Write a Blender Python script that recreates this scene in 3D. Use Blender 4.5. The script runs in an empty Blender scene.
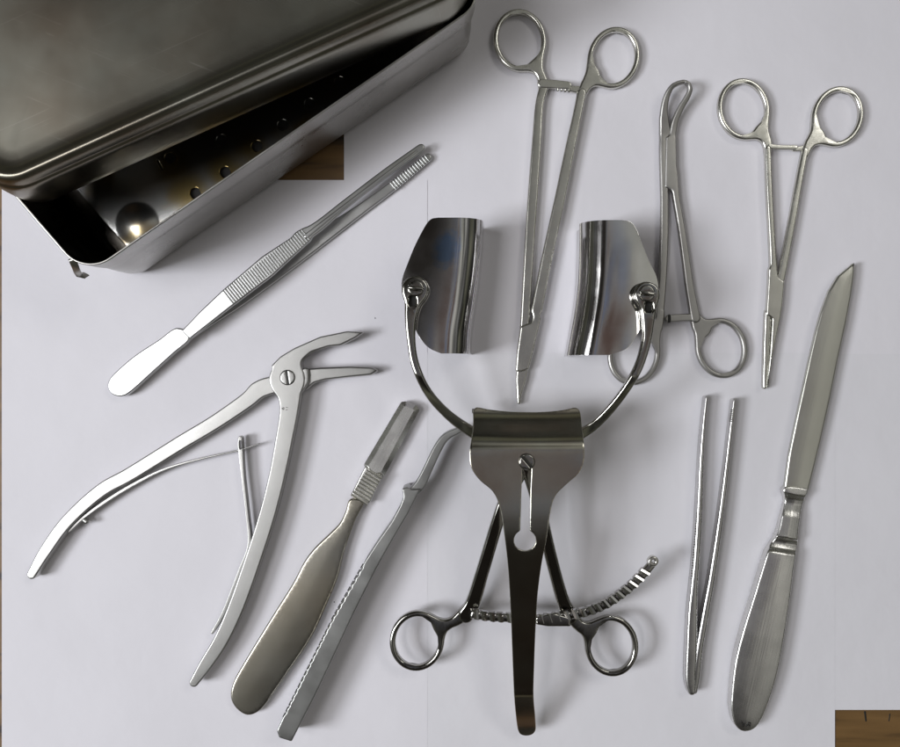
import bpy, bmesh, math, random
import numpy as np
from mathutils import Vector, Matrix
from mathutils.geometry import delaunay_2d_cdt

random.seed(4)
S = 0.0005            # one drawing unit = half a millimetre
H = 900.0             # camera height in drawing units
CX, CY = 450.0, 373.5
R = math.radians
scene = bpy.context.scene
C = scene.collection

# ------------------------------------------------------------------ camera
cd = bpy.data.cameras.new('camera'); cam = bpy.data.objects.new('camera', cd); C.objects.link(cam)
cam.location = (0, 0, H*S); cam.rotation_euler = (0, 0, 0)
cd.sensor_width = 36; cd.lens = 36.0*H/900.0; cd.clip_start = 0.01; cd.clip_end = 50
scene.camera = cam
scene.view_settings.view_transform = 'Standard'
scene.view_settings.look = 'None'
scene.view_settings.exposure = 0.0
scene.view_settings.gamma = 1.0

# ------------------------------------------------------------------ room light (indoor surroundings)
w = bpy.data.worlds.new('World'); scene.world = w; w.use_nodes = True
nt = w.node_tree; N = nt.nodes; L = nt.links
for n in list(N): N.remove(n)
def nd(t, **k):
    n = N.new(t)
    for a, b in k.items(): setattr(n, a, b)
    return n
out = nd('ShaderNodeOutputWorld'); bg = nd('ShaderNodeBackground')
tc = nd('ShaderNodeTexCoord'); sep = nd('ShaderNodeSeparateXYZ')
L.new(tc.outputs['Generated'], sep.inputs[0])
def wm(op, a, b=None, c=None):
    n = nd('ShaderNodeMath', operation=op)
    for i, v in enumerate((a, b, c)):
        if v is None: continue
        if isinstance(v, (int, float)): n.inputs[i].default_value = v
        else: L.new(v, n.inputs[i])
    return n.outputs[0]
# elevation ramp: dark walls near the horizon, pale ceiling above
ramp = nd('ShaderNodeValToRGB'); L.new(sep.outputs[2], ramp.inputs[0])
e = ramp.color_ramp.elements
e[0].position = 0.0; e[0].color = (.05, .05, .045, 1)
e[1].position = 1.0; e[1].color = (.42, .43, .42, 1)
for p, c in ((.18, (.06, .06, .055, 1)), (.45, (.17, .17, .125, 1)), (.62, (.05, .05, .048, 1)), (.78, (.40, .40, .375, 1)), (.9, (.46, .46, .405, 1))):
    q = e.new(p); q.color = c
# the dark person and phone bending over the table
def blob(x, y, z, r0, r1):
    v = nd('ShaderNodeVectorMath', operation='DOT_PRODUCT')
    L.new(tc.outputs['Generated'], v.inputs[0]); d = Vector((x, y, z)).normalized(); v.inputs[1].default_value = d
    m = nd('ShaderNodeMapRange', interpolation_type='SMOOTHSTEP')
    L.new(v.outputs['Value'], m.inputs[0]); m.inputs[1].default_value = math.cos(R(r1)); m.inputs[2].default_value = math.cos(R(r0))
    return m.outputs[0]
dark = wm('MAXIMUM', blob(0.05, -.75, 1, 17, 30), blob(-.42, .42, 1, 19, 30))  # second patch is no person: added to darken what the lid reflects
head = blob(.10, -.07, 1, 11, 18)
added_glow = blob(.40, -.24, 1, 7, 20)  # bright patch added to the surroundings to lighten the knife
noi = nd('ShaderNodeTexNoise'); noi.inputs['Scale'].default_value = 5.5; noi.inputs['Detail'].default_value = 2
L.new(tc.outputs['Generated'], noi.inputs[0])
nm = nd('ShaderNodeMapRange'); L.new(noi.outputs[0], nm.inputs[0]); nm.inputs[1].default_value = .35; nm.inputs[2].default_value = .65
nm.inputs[3].default_value = .25; nm.inputs[4].default_value = 1.45
mul = nd('ShaderNodeMix', data_type='RGBA', blend_type='MULTIPLY'); mul.inputs[0].default_value = 1
L.new(ramp.outputs[0], mul.inputs[6]); L.new(nm.outputs[0], mul.inputs[7])
def wmix(fac, a, b):
    m = nd('ShaderNodeMix', data_type='RGBA'); L.new(fac, m.inputs[0])
    for k, v in ((6, a), (7, b)):
        if isinstance(v, tuple): m.inputs[k].default_value = (*v, 1)
        else: L.new(v, m.inputs[k])
    return m.outputs[2]
n9 = nd('ShaderNodeTexNoise'); n9.inputs['Scale'].default_value = 15; n9.inputs['Detail'].default_value = 1; L.new(tc.outputs['Generated'], n9.inputs[0])
n9m = nd('ShaderNodeMapRange'); L.new(n9.outputs[0], n9m.inputs[0]); n9m.inputs[1].default_value = .4; n9m.inputs[2].default_value = .6
person_ramp = nd('ShaderNodeValToRGB'); L.new(n9m.outputs[0], person_ramp.inputs[0]); pe = person_ramp.color_ramp.elements
pe[0].color = (.13, .085, .07, 1); pe[1].color = (.20, .23, .32, 1); q = pe.new(.4); q.color = (.48, .47, .45, 1); q = pe.new(.7); q.color = (.09, .08, .078, 1)
person = person_ramp.outputs[0]
col_ = wmix(added_glow, mul.outputs[2], (.66, .65, .60))
col_ = wmix(head, col_, person)
col_ = wmix(dark, col_, (.022, .019, .016))
L.new(col_, bg.inputs[0]); bg.inputs[1].default_value = 0.80
L.new(bg.outputs[0], out.inputs[0])

def area(name, loc, target, sx, sy, power, col):
    l = bpy.data.lights.new(name, 'AREA'); l.shape = 'RECTANGLE'; l.size = sx; l.size_y = sy
    l.energy = power; l.color = col
    o = bpy.data.objects.new(name, l); C.objects.link(o); o.location = loc
    d = Vector(target)-Vector(loc); o.rotation_euler = d.to_track_quat('-Z', 'Y').to_euler()
    return o
area('ceiling_lamp', (-0.82, -0.02, 1.60), (-0.02, 0, 0), 0.62, 0.50, 8.5, (.98, .98, 1.0))
area('window_light', (-1.75, -0.30, 1.55), (0, 0, 0), 0.62, 0.60, 33.0, (.93, .96, 1.0))
area('added_highlight_lamp', (1.15, 1.0, 1.9), (0, 0, 0), 0.9, 0.45, 5.0, (1.0, .98, .93))  # unseen lamp added at the right to give the metal secondary highlights

# ------------------------------------------------------------------ materials
def mat(name):
    m = bpy.data.materials.new(name); m.use_nodes = True
    return m, m.node_tree, m.node_tree.nodes['Principled BSDF']
def link_noise(t, scale, detail=3, stretch=None, coord='Object', rot=None):
    tcn = t.nodes.new('ShaderNodeTexCoord'); mp = t.nodes.new('ShaderNodeMapping')
    t.links.new(tcn.outputs[coord], mp.inputs[0])
    if stretch: mp.inputs['Scale'].default_value = stretch
    if rot is not None:
        mp.vector_type = 'TEXTURE'; mp.inputs['Rotation'].default_value = (0, 0, rot)
        if stretch: mp.inputs['Scale'].default_value = [1.0/s for s in stretch]
    n = t.nodes.new('ShaderNodeTexNoise'); n.inputs['Scale'].default_value = scale; n.inputs['Detail'].default_value = detail
    t.links.new(mp.outputs[0], n.inputs[0]); return n
def rng(t, src, a, b, lo=.3, hi=.7):
    m = t.nodes.new('ShaderNodeMapRange'); t.links.new(src, m.inputs[0])
    m.inputs[1].default_value = lo; m.inputs[2].default_value = hi; m.inputs[3].default_value = a; m.inputs[4].default_value = b
    return m.outputs[0]
def steel(name, col=(.62, .61, .585), rough=.25, rvar=.08, bump=.04, brush=None, brush_ang=0.0, col2=None, blot=60, wavy=0.0, scratch=0.0):
    m, t, b = mat(name)
    b.inputs['Metallic'].default_value = 1
    n1 = link_noise(t, blot, 4)
    c = t.nodes.new('ShaderNodeMix'); c.data_type = 'RGBA'
    t.links.new(rng(t, n1.outputs[0], 0, 1, .35, .65), c.inputs[0])
    c.inputs[6].default_value = (*col, 1); c2 = col2 or tuple(x*.86 for x in col); c.inputs[7].default_value = (*c2, 1)
    last = c.outputs[2]; n2 = link_noise(t, blot*1.7, 5); rl = rng(t, n2.outputs[0], rough-rvar, rough+rvar)
    if scratch:
        for ang in (.42, 2.75):
            ns = link_noise(t, 1000, 1, stretch=(.012, 1, .02), rot=ang); nk_ = link_noise(t, 30+20*ang, 2)
            mm = t.nodes.new('ShaderNodeMath'); mm.operation = 'MULTIPLY'
            t.links.new(rng(t, ns.outputs[0], 0, 1, .68, .78), mm.inputs[0]); t.links.new(rng(t, nk_.outputs[0], 0, 1, .45, .75), mm.inputs[1])
            m2 = t.nodes.new('ShaderNodeMath'); m2.operation = 'MULTIPLY'; t.links.new(mm.outputs[0], m2.inputs[0]); m2.inputs[1].default_value = scratch
            cx = t.nodes.new('ShaderNodeMix'); cx.data_type = 'RGBA'; t.links.new(m2.outputs[0], cx.inputs[0]); t.links.new(last, cx.inputs[6]); cx.inputs[7].default_value = (.75, .74, .70, 1); last = cx.outputs[2]
            ra = t.nodes.new('ShaderNodeMath'); ra.operation = 'MULTIPLY_ADD'; t.links.new(m2.outputs[0], ra.inputs[0]); ra.inputs[1].default_value = .12; t.links.new(rl, ra.inputs[2]); rl = ra.outputs[0]
    t.links.new(last, b.inputs['Base Color']); t.links.new(rl, b.inputs['Roughness'])
    if brush: n3 = link_noise(t, 1500, 3, stretch=(brush, 1, 1) if brush > 0 else (1, -brush, 1), rot=brush_ang)
    else: n3 = link_noise(t, 2500, 2)
    bp = t.nodes.new('ShaderNodeBump'); bp.inputs['Strength'].default_value = bump; bp.inputs['Distance'].default_value = .0002
    t.links.new(n3.outputs[0], bp.inputs['Height']); t.links.new(bp.outputs[0], b.inputs['Normal'])
    if wavy:
        n4 = link_noise(t, 22, 1); bw = t.nodes.new('ShaderNodeBump'); bw.inputs['Strength'].default_value = 1.0; bw.inputs['Distance'].default_value = wavy
        t.links.new(n4.outputs[0], bw.inputs['Height']); t.links.new(bw.outputs[0], bp.inputs['Normal'])
    return m
M = {}
M['satin'] = steel('satin_steel', (.44, .435, .42), .36, .03, .16, blot=30)
M['bright'] = steel('bright_satin_steel', (.54, .54, .53), .34, .04, .12, blot=30)
M['needle'] = steel('needle_holder_steel', (.70, .69, .64), .24, .04, .06)
M['clamp'] = steel('matte_clamp_steel', (.46, .45, .43), .40, .06, .12)
M['dull'] = steel('spatula_steel', (.43, .415, .37), .25, .03, .06, col2=(.34, .305, .24), blot=17)
M['polish'] = steel('polished_steel', (.64, .63, .625), .09, .03, .015, blot=45, wavy=.0005)
M['gun'] = steel('dark_polished_steel', (.42, .41, .38), .12, .04, .02)
M['valve'] = steel('valve_steel', (.54, .53, .46), .16, .03, .03, col2=(.44, .37, .30), blot=30, wavy=.0004)
M['blade'] = steel('knife_blade_steel', (.66, .655, .60), .30, .02, .18, brush=-.04, brush_ang=R(-16), col2=(.60, .595, .54), blot=25)
M['handle'] = steel('brushed_handle_steel', (.74, .73, .71), .27, .03, .30, brush=-.02, brush_ang=R(-13))
M['lid'] = steel('lid_steel', (.30, .295, .25), .30, .025, .06, col2=(.21, .18, .14), scratch=.16, blot=20, wavy=.0003)
M['box'] = steel('box_steel', (.47, .46, .435), .30, .08, .05, col2=(.35, .34, .32), blot=22, wavy=.0004)
M['inside'] = steel('shaded_box_inside_steel', (.13, .12, .105), .18, .04, .03)  # interior shade and dark lid reflection put into the steel colour
M['fine'] = steel('fine_forceps_steel', (.62, .61, .60), .26, .03, .05)
M['tip'] = steel('ground_tip_steel', (.74, .73, .70), .27, .03, .10, brush=-.05, brush_ang=R(-28))
M['side'] = steel('matte_side_steel', (.36, .36, .35), .36, .05, .12)
def flat(name, col, rough=.6):
    m, t, b = mat(name); b.inputs['Base Color'].default_value = (*col, 1); b.inputs['Roughness'].default_value = rough; return m
M['dark'] = flat('dark_marks_and_shade', (.015, .014, .012), .5)  # dark marks and slots, also the painted shade in the keyholes
# tray: steel with golden heat stains
m, t, b = mat('heat_stained_steel'); b.inputs['Metallic'].default_value = 1; b.inputs['Roughness'].default_value = .22
n = link_noise(t, 38, 3); cr = t.nodes.new('ShaderNodeValToRGB'); t.links.new(n.outputs[0], cr.inputs[0])
cr.color_ramp.elements[0].position = .50; cr.color_ramp.elements[0].color = (.60, .60, .58, 1)
cr.color_ramp.elements[1].position = .66; cr.color_ramp.elements[1].color = (.55, .39, .13, 1)
geo = t.nodes.new('ShaderNodeNewGeometry'); prev = None
for hx, hy, hr in ((173, 166, 24), (188, 190, 28), (222, 168, 24), (250, 146, 22)):
    k = 1-24/H; v = t.nodes.new('ShaderNodeVectorMath'); v.operation = 'DISTANCE'; t.links.new(geo.outputs['Position'], v.inputs[0])
    v.inputs[1].default_value = ((hx-450)*k*S, (373.5-hy)*k*S, 24*S)
    mr = t.nodes.new('ShaderNodeMapRange'); mr.interpolation_type = 'SMOOTHSTEP'; t.links.new(v.outputs['Value'], mr.inputs[0])
    mr.inputs[1].default_value = hr*S*.25; mr.inputs[2].default_value = hr*S; mr.inputs[3].default_value = 1; mr.inputs[4].default_value = 0
    if prev is None: prev = mr.outputs[0]
    else:
        mm = t.nodes.new('ShaderNodeMath'); mm.operation = 'MAXIMUM'; t.links.new(prev, mm.inputs[0]); t.links.new(mr.outputs[0], mm.inputs[1]); prev = mm.outputs[0]
cm = t.nodes.new('ShaderNodeMix'); cm.data_type = 'RGBA'; t.links.new(prev, cm.inputs[0]); t.links.new(cr.outputs[0], cm.inputs[6]); cm.inputs[7].default_value = (.50, .38, .16, 1)
t.links.new(cm.outputs[2], b.inputs['Base Color']); M['tray'] = m
# left blade: polished steel with a bluish patch in its base colour
m = steel('polished_steel_with_blue_patch', (.64, .63, .635), .09, .03, .02, blot=45, wavy=.0005)
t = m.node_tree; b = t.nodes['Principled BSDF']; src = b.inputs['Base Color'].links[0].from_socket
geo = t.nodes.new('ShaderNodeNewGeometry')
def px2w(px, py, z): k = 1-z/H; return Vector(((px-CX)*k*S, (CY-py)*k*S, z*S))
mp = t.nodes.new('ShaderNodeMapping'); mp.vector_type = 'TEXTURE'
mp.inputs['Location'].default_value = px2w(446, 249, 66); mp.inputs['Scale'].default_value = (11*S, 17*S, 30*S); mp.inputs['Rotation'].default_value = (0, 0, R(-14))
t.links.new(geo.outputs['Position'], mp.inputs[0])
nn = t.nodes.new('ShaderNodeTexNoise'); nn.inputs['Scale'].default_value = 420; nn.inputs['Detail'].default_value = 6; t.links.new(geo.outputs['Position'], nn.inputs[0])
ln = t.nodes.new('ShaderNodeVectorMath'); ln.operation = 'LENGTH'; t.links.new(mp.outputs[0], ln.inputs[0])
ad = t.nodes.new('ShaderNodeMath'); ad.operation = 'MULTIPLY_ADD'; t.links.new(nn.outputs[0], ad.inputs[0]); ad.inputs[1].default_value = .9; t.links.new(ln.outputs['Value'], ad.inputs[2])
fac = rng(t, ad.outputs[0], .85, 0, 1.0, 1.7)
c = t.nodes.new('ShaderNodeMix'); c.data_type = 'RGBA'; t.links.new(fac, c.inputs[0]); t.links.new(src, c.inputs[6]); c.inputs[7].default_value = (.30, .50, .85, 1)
t.links.new(c.outputs[2], b.inputs['Base Color']); M['blue_patch'] = m
# paper
def paper(name, col):
    m, t, b = mat(name); b.inputs['Roughness'].default_value = .75; b.inputs['Specular IOR Level'].default_value = .3
    n = link_noise(t, 9, 3); c = t.nodes.new('ShaderNodeMix'); c.data_type = 'RGBA'
    t.links.new(rng(t, n.outputs[0], 0, 1), c.inputs[0]); c.inputs[6].default_value = (*col, 1); c.inputs[7].default_value = (*[x*.94 for x in col], 1)
    t.links.new(c.outputs[2], b.inputs['Base Color'])
    n2 = link_noise(t, 25, 4); bp = t.nodes.new('ShaderNodeBump'); bp.inputs['Strength'].default_value = .5; bp.inputs['Distance'].default_value = .002
    t.links.new(n2.outputs[0], bp.inputs['Height'])
    n3 = link_noise(t, 2200, 3); bp2 = t.nodes.new('ShaderNodeBump'); bp2.inputs['Strength'].default_value = .12; bp2.inputs['Distance'].default_value = .0001
    t.links.new(n3.outputs[0], bp2.inputs['Height']); t.links.new(bp.outputs[0], bp2.inputs['Normal']); t.links.new(bp2.outputs[0], b.inputs['Normal'])
    return m
M['paper'] = paper('white_paper', (.79, .77, .815))
M['paper2'] = paper('white_paper_cooler', (.765, .75, .79))
# wood
m, t, b = mat('brown_wood'); b.inputs['Roughness'].default_value = .5
n = link_noise(t, 60, 5, stretch=(.25, 2.5, 1)); cr = t.nodes.new('ShaderNodeValToRGB'); t.links.new(n.outputs[0], cr.inputs[0])
cr.color_ramp.elements[0].position = .30; cr.color_ramp.elements[0].color = (.020, .010, .004, 1)
cr.color_ramp.elements[1].position = .72; cr.color_ramp.elements[1].color = (.21, .115, .038, 1)
q = cr.color_ramp.elements.new(.45); q.color = (.14, .075, .023, 1)
t.links.new(cr.outputs[0], b.inputs['Base Color']); M['wood'] = m

# ------------------------------------------------------------------ geometry helpers (drawing units, y down as in a drawing seen from above)
def W(px, py, z, zref=None):
    k = 1-(z if zref is None else zref)/H
    return ((px-CX)*k*S, (CY-py)*k*S, z*S)
def G(gx, gy, z): return ((gx-CX)*S, (CY-gy)*S, z*S)
def tag(o, label, cat, group=None):
    o['label'] = label; o['category'] = cat
    if group: o['group'] = group
    return o
def thing(name, px, py, label, cat, group=None):
    o = bpy.data.objects.new(name, None); C.objects.link(o); o.empty_display_size = .01
    o.location = W(px, py, 0); o['org'] = list(o.location)
    return tag(o, label, cat, group)
def org(p):
    while p is not None and p.parent is not None: p = p.parent
    return Vector(p['org']) if p is not None and 'org' in p else Vector((0, 0, 0))
def link(name, verts, faces, material, parent=None, smooth=True, wn=True, solid=None, bev=None, sub=0):
    og = org(parent); me = bpy.data.meshes.new(name)
    me.from_pydata([tuple(Vector(v)-og) for v in verts], [], faces); me.validate()
    bm = bmesh.new(); bm.from_mesh(me); bmesh.ops.remove_doubles(bm, verts=bm.verts, dist=1e-7)
    bmesh.ops.recalc_face_normals(bm, faces=bm.faces)
    for f in bm.faces: f.smooth = smooth
    bm.to_mesh(me); bm.free()
    o = bpy.data.objects.new(name, me); C.objects.link(o); o.parent = parent
    if not smooth: wn = False
    me.materials.append(M[material] if isinstance(material, str) else material)
    if sub:
        s = o.modifiers.new('sub', 'SUBSURF'); s.levels = s.render_levels = sub
    if solid:
        s = o.modifiers.new('solid', 'SOLIDIFY'); s.thickness = solid*S; s.offset = -1; s.use_even_offset = True
    if bev:
        s = o.modifiers.new('bev', 'BEVEL'); s.width = bev*S; s.segments = 3; s.limit_method = 'ANGLE'; s.angle_limit = R(50)
    if wn or bev:
        s = o.modifiers.new('wn', 'WEIGHTED_NORMAL'); s.weight = 60; s.keep_sharp = False
    return o
def cr_spline(pts, step=3.0, closed=False):
    P = [np.array(p, float) for p in pts]; n = len(P); outp = []
    rngn = range(n) if closed else range(n-1)
    for i in rngn:
        p1, p2 = P[i], P[(i+1) % n]
        p0 = P[i-1] if (i > 0 or closed) else 2*p1-p2
        p3 = P[(i+2) % n] if (i+2 < n or closed) else 2*p2-p1
        m = max(1, int(np.linalg.norm((p2-p1)[:2])/step))
        for j in range(m):
            t = j/m
            outp.append(.5*((2*p1)+(-p0+p2)*t+(2*p0-5*p1+4*p2-p3)*t*t+(-p0+3*p1-3*p2+p3)*t**3))
    if not closed: outp.append(P[-1])
    return outp
# --- flat signed-distance drawing: ('line', [(x,y,r)...]), ('loop', ...), ('poly', [(x,y)...], rlocal), cut with ('-line', ...)
def d_line(X, Y, pts):
    best = np.full(X.shape, 1e3); rad = np.full(X.shape, 1.0)
    if X.ndim == 2 and X.size > 4000:
        xs, ys = X[0], Y[:, 0]
        for a, b in zip(pts[:-1], pts[1:]):
            m = max(a[2], b[2])+14
            i0, i1 = np.searchsorted(xs, [min(a[0], b[0])-m, max(a[0], b[0])+m]); j0, j1 = np.searchsorted(ys, [min(a[1], b[1])-m, max(a[1], b[1])+m])
            if i1 <= i0 or j1 <= j0: continue
            sl = (slice(j0, j1), slice(i0, i1)); d, r = d_line(X[sl].ravel(), Y[sl].ravel(), [a, b])
            d = d.reshape(X[sl].shape); r = r.reshape(X[sl].shape); bs = best[sl]; mk = d < bs
            best[sl] = np.where(mk, d, bs); rad[sl] = np.where(mk, r, rad[sl])
        return best, rad
    for (ax, ay, ar), (bx, by, br) in zip(pts[:-1], pts[1:]):
        dx, dy = bx-ax, by-ay; l2 = dx*dx+dy*dy+1e-9
        t = np.clip(((X-ax)*dx+(Y-ay)*dy)/l2, 0, 1); r = ar+t*(br-ar)
        d = np.hypot(X-ax-t*dx, Y-ay-t*dy)-r
        mk = d < best; best = np.where(mk, d, best); rad = np.where(mk, r, rad)
    return best, rad
def d_poly(X, Y, pts):
    n = len(pts); best = np.full(X.shape, 1e9); ins = np.zeros(X.shape, bool)
    for i in range(n):
        ax, ay = pts[i]; bx, by = pts[(i+1) % n]
        dx, dy = bx-ax, by-ay; l2 = dx*dx+dy*dy+1e-9
        t = np.clip(((X-ax)*dx+(Y-ay)*dy)/l2, 0, 1)
        best = np.minimum(best, np.hypot(X-ax-t*dx, Y-ay-t*dy))
        c = (ay > Y) != (by > Y)
        ins ^= c & (X < dx*(Y-ay)/(dy+1e-12)+ax)
    return np.where(ins, -best, best)
def ell(cx, cy, rx, ry, ang, r, n=40, a0=0, a1=360):
    o = []
    for i in range(n+1):
        a = R(a0+(a1-a0)*i/n); x, y = rx*math.cos(a), ry*math.sin(a); c, s = math.cos(R(ang)), math.sin(R(ang))
        o.append((cx+x*c-y*s, cy+x*s+y*c, r(i/n) if callable(r) else r))
    return o
def make_sdf(shapes, k):
    pos = []; neg = []
    for s in shapes:
        if s[0] == 'line': pos.append(('l', [tuple(p) for p in cr_spline(s[1], 4)]))
        elif s[0] == 'raw': pos.append(('l', s[1]))
        elif s[0] == 'poly': pos.append(('p', s[1], s[2]))
        elif s[0] == 'spoly': pos.append(('p', [tuple(p) for p in cr_spline(s[1], 3, True)], s[2]))
        elif s[0] == '-line': neg.append(('l', s[1]))
        elif s[0] == '-poly': neg.append(('p', s[1], 3))
    def f(X, Y, want_r=False):
        tot = None; rad = None
        for s in pos:
            if s[0] == 'l': d, r = d_line(X, Y, s[1])
            else: d = d_poly(X, Y, s[1]); r = np.full(X.shape, float(s[2]))
            if tot is None: tot, rad = d, r
            else:
                h = np.clip(.5+.5*(d-tot)/k, 0, 1) if k > 0 else (d > tot).astype(float)
                rad = r*(1-h)+rad*h
                tot = d*(1-h)+tot*h-k*h*(1-h)
        for s in neg:
            d = d_line(X, Y, s[1])[0] if s[0] == 'l' else d_poly(X, Y, s[1])
            tot = np.maximum(tot, -d)
        return (tot, rad) if want_r else tot
    xs = []; ys = []
    for s in pos:
        for p in s[1]:
            r = p[2] if len(p) > 2 else 0
            xs += [p[0]-r, p[0]+r]; ys += [p[1]-r, p[1]+r]
    return f, (min(xs)-4, max(xs)+4, min(ys)-4, max(ys)+4)
def contours(f, box, h):
    x = np.arange(box[0], box[1]+h, h); y = np.arange(box[2], box[3]+h, h)
    X, Y = np.meshgrid(x, y); F = f(X, Y); F = np.where(np.abs(F) < 1e-6, 1e-6, F); I = F < 0
    code = I[:-1, :-1]*1+I[:-1, 1:]*2+I[1:, 1:]*4+I[1:, :-1]*8
    nxt = {}; pos = {}
    def vh(i, j):
        a, b = F[i, j], F[i, j+1]; t = a/(a-b); key = (0, i, j); pos[key] = (x[j]+t*h, y[i]); return key
    def vv(i, j):
        a, b = F[i, j], F[i+1, j]; t = a/(a-b); key = (1, i, j); pos[key] = (x[j], y[i]+t*h); return key
    adj = {}
    T = {1: [('l', 't')], 2: [('t', 'r')], 3: [('l', 'r')], 4: [('r', 'b')], 5: [('l', 't'), ('r', 'b')], 6: [('t', 'b')], 7: [('l', 'b')],
         8: [('b', 'l')], 9: [('b', 't')], 10: [('t', 'r'), ('b', 'l')], 11: [('b', 'r')], 12: [('r', 'l')], 13: [('r', 't')], 14: [('t', 'l')]}
    for i, j in zip(*np.nonzero((code > 0) & (code < 15))):
        g = {'t': lambda: vh(i, j), 'b': lambda: vh(i+1, j), 'l': lambda: vv(i, j), 'r': lambda: vv(i, j+1)}
        for a, b in T[int(code[i, j])]:
            ka, kb = g[a](), g[b](); adj.setdefault(ka, []).append(kb); adj.setdefault(kb, []).append(ka)
    loops = []; seen = set()
    for s in adj:
        if s in seen: continue
        lp = [s]; seen.add(s); cur = s
        while True:
            nx = [q for q in adj[cur] if q not in seen]
            if not nx: break
            cur = nx[0]; seen.add(cur); lp.append(cur)
        if len(lp) > 8: loops.append(np.array([pos[q] for q in lp]))
    return loops
def resample(lp, step):
    P = np.vstack([lp, lp[:1]]); d = np.hypot(*np.diff(P, axis=0).T); s = np.concatenate([[0], np.cumsum(d)])
    n = max(8, int(s[-1]/step)); u = np.linspace(0, s[-1], n, endpoint=False)
    Q = np.column_stack([np.interp(u, s, P[:, 0]), np.interp(u, s, P[:, 1])])
    for _ in range(1): Q = .5*Q+.25*np.roll(Q, 1, 0)+.25*np.roll(Q, -1, 0)
    return Q
import time
_T = [0.0]
def plate(*a, **k):
    t0 = time.time(); o = plate_(*a, **k); dt = time.time()-t0
    if dt > 1.5: print('SLOW', a[0], o.name, round(dt, 1))
    return o
def plate_(name, shapes, z0, z1, material, parent, k=5.0, rnd=2.5, steps=4, h=.7, step=1.3, zf=None, tf=None, dome=0.0, domer=10.0, grid=None, wn=True, rz=None, ripple=None, gmask=None, smooth=True):
    """solid cut from a drawn outline: flat or domed top at z1 (+zf), rounded edges, underside at z0 (+zf)"""
    f, box = make_sdf(shapes, k)
    loops = [resample(l, step) for l in contours(f, box, h)]
    V = []; F = []; inner = []; innerpts = []
    def zt(x, y): return z1+(zf(x, y) if zf else 0.0)+(tf(x, y) if tf else 0.0)
    def zb(x, y): return z0+(zf(x, y) if zf else 0.0)
    eps = .25
    for lp in loops:
        x, y = lp[:, 0], lp[:, 1]
        gx = (f(x+eps, y)-f(x-eps, y)); gy = (f(x, y+eps)-f(x, y-eps)); g = np.hypot(gx, gy)+1e-9
        nx, ny = -gx/g, -gy/g
        _, rad = f(x, y, True); Rr = np.minimum(rnd, .8*np.maximum(rad, .3))
        for _ in range(3): nx = .5*nx+.25*(np.roll(nx, 1)+np.roll(nx, -1)); ny = .5*ny+.25*(np.roll(ny, 1)+np.roll(ny, -1))
        rows = []
        n = len(lp)
        def addrow(off, zs):
            b = len(V)
            for i in range(n):
                px, py = x[i]+nx[i]*off[i], y[i]+ny[i]*off[i]
                V.append(W(px, py, zs[i], zt(x[i], y[i])))
            rows.append(range(b, b+n)); return [(x[i]+nx[i]*off[i], y[i]+ny[i]*off[i]) for i in range(n)]
        ztop = np.array([zt(a, b) for a, b in lp]); zbot = np.array([zb(a, b) for a, b in lp])
        Rz = np.minimum(rz if rz else Rr, (ztop-zbot)*.48)
        pb = addrow(Rr*.6, zbot); addrow(Rr*.0, zbot+Rz*.7)
        for s in range(steps+1):
            th = math.pi/2*s/steps
            pt = addrow(Rr*(1-math.cos(th)), ztop-Rz*(1-math.sin(th)))
        for a, b in zip(rows[:-1], rows[1:]):
            for i in range(n): F.append((a[i], a[(i+1) % n], b[(i+1) % n], b[i]))
        inner.append((list(rows[-1]), pt)); innerpts.append((list(rows[0]), pb))
    def cap(sets, top):
        P2 = []; ids = []; E = []
        for idl, pts in sets:
            b = len(P2)
            for q, (i, p) in enumerate(zip(idl, pts)): P2.append(Vector(p)); ids.append(i); E.append((b+q, b+(q+1) % len(idl)))
        if top and grid:
            gx = np.arange(box[0], box[1], grid); gy = np.arange(box[2], box[3], grid); X, Y = np.meshgrid(gx, gy)
            D = f(X, Y)
            for a, b_, d in zip(X.ravel(), Y.ravel(), D.ravel()):
                if d < -(rnd+grid*.45) and (gmask is None or gmask(a, b_)):
                    z = zt(a, b_)
                    if dome: z += dome*(1-(1-min(1, (-d-rnd)/domer))**2)
                    if ripple: z += ripple(a, b_)
                    P2.append(Vector((a, b_))); ids.append(len(V)); V.append(W(a, b_, z))
        co, ed, fa, ov, oe, of = delaunay_2d_cdt(P2, E, [], 1, 1e-5)
        if not fa: return
        cen = np.array([[(co[t[0]][0]+co[t[1]][0]+co[t[2]][0])/3, (co[t[0]][1]+co[t[1]][1]+co[t[2]][1])/3] for t in fa])
        fd = f(cen[:, 0], cen[:, 1])
        for t, d in zip(fa, fd):
            if d < 0 and all(len(ov[i]) for i in t):
                a, b_, c_ = (ids[ov[i][0]] for i in t)
                if len({a, b_, c_}) == 3: F.append((a, b_, c_))
    cap(inner, True); cap(innerpts, False)
    return link(name, V, F, material, parent, wn=wn, smooth=smooth)
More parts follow.
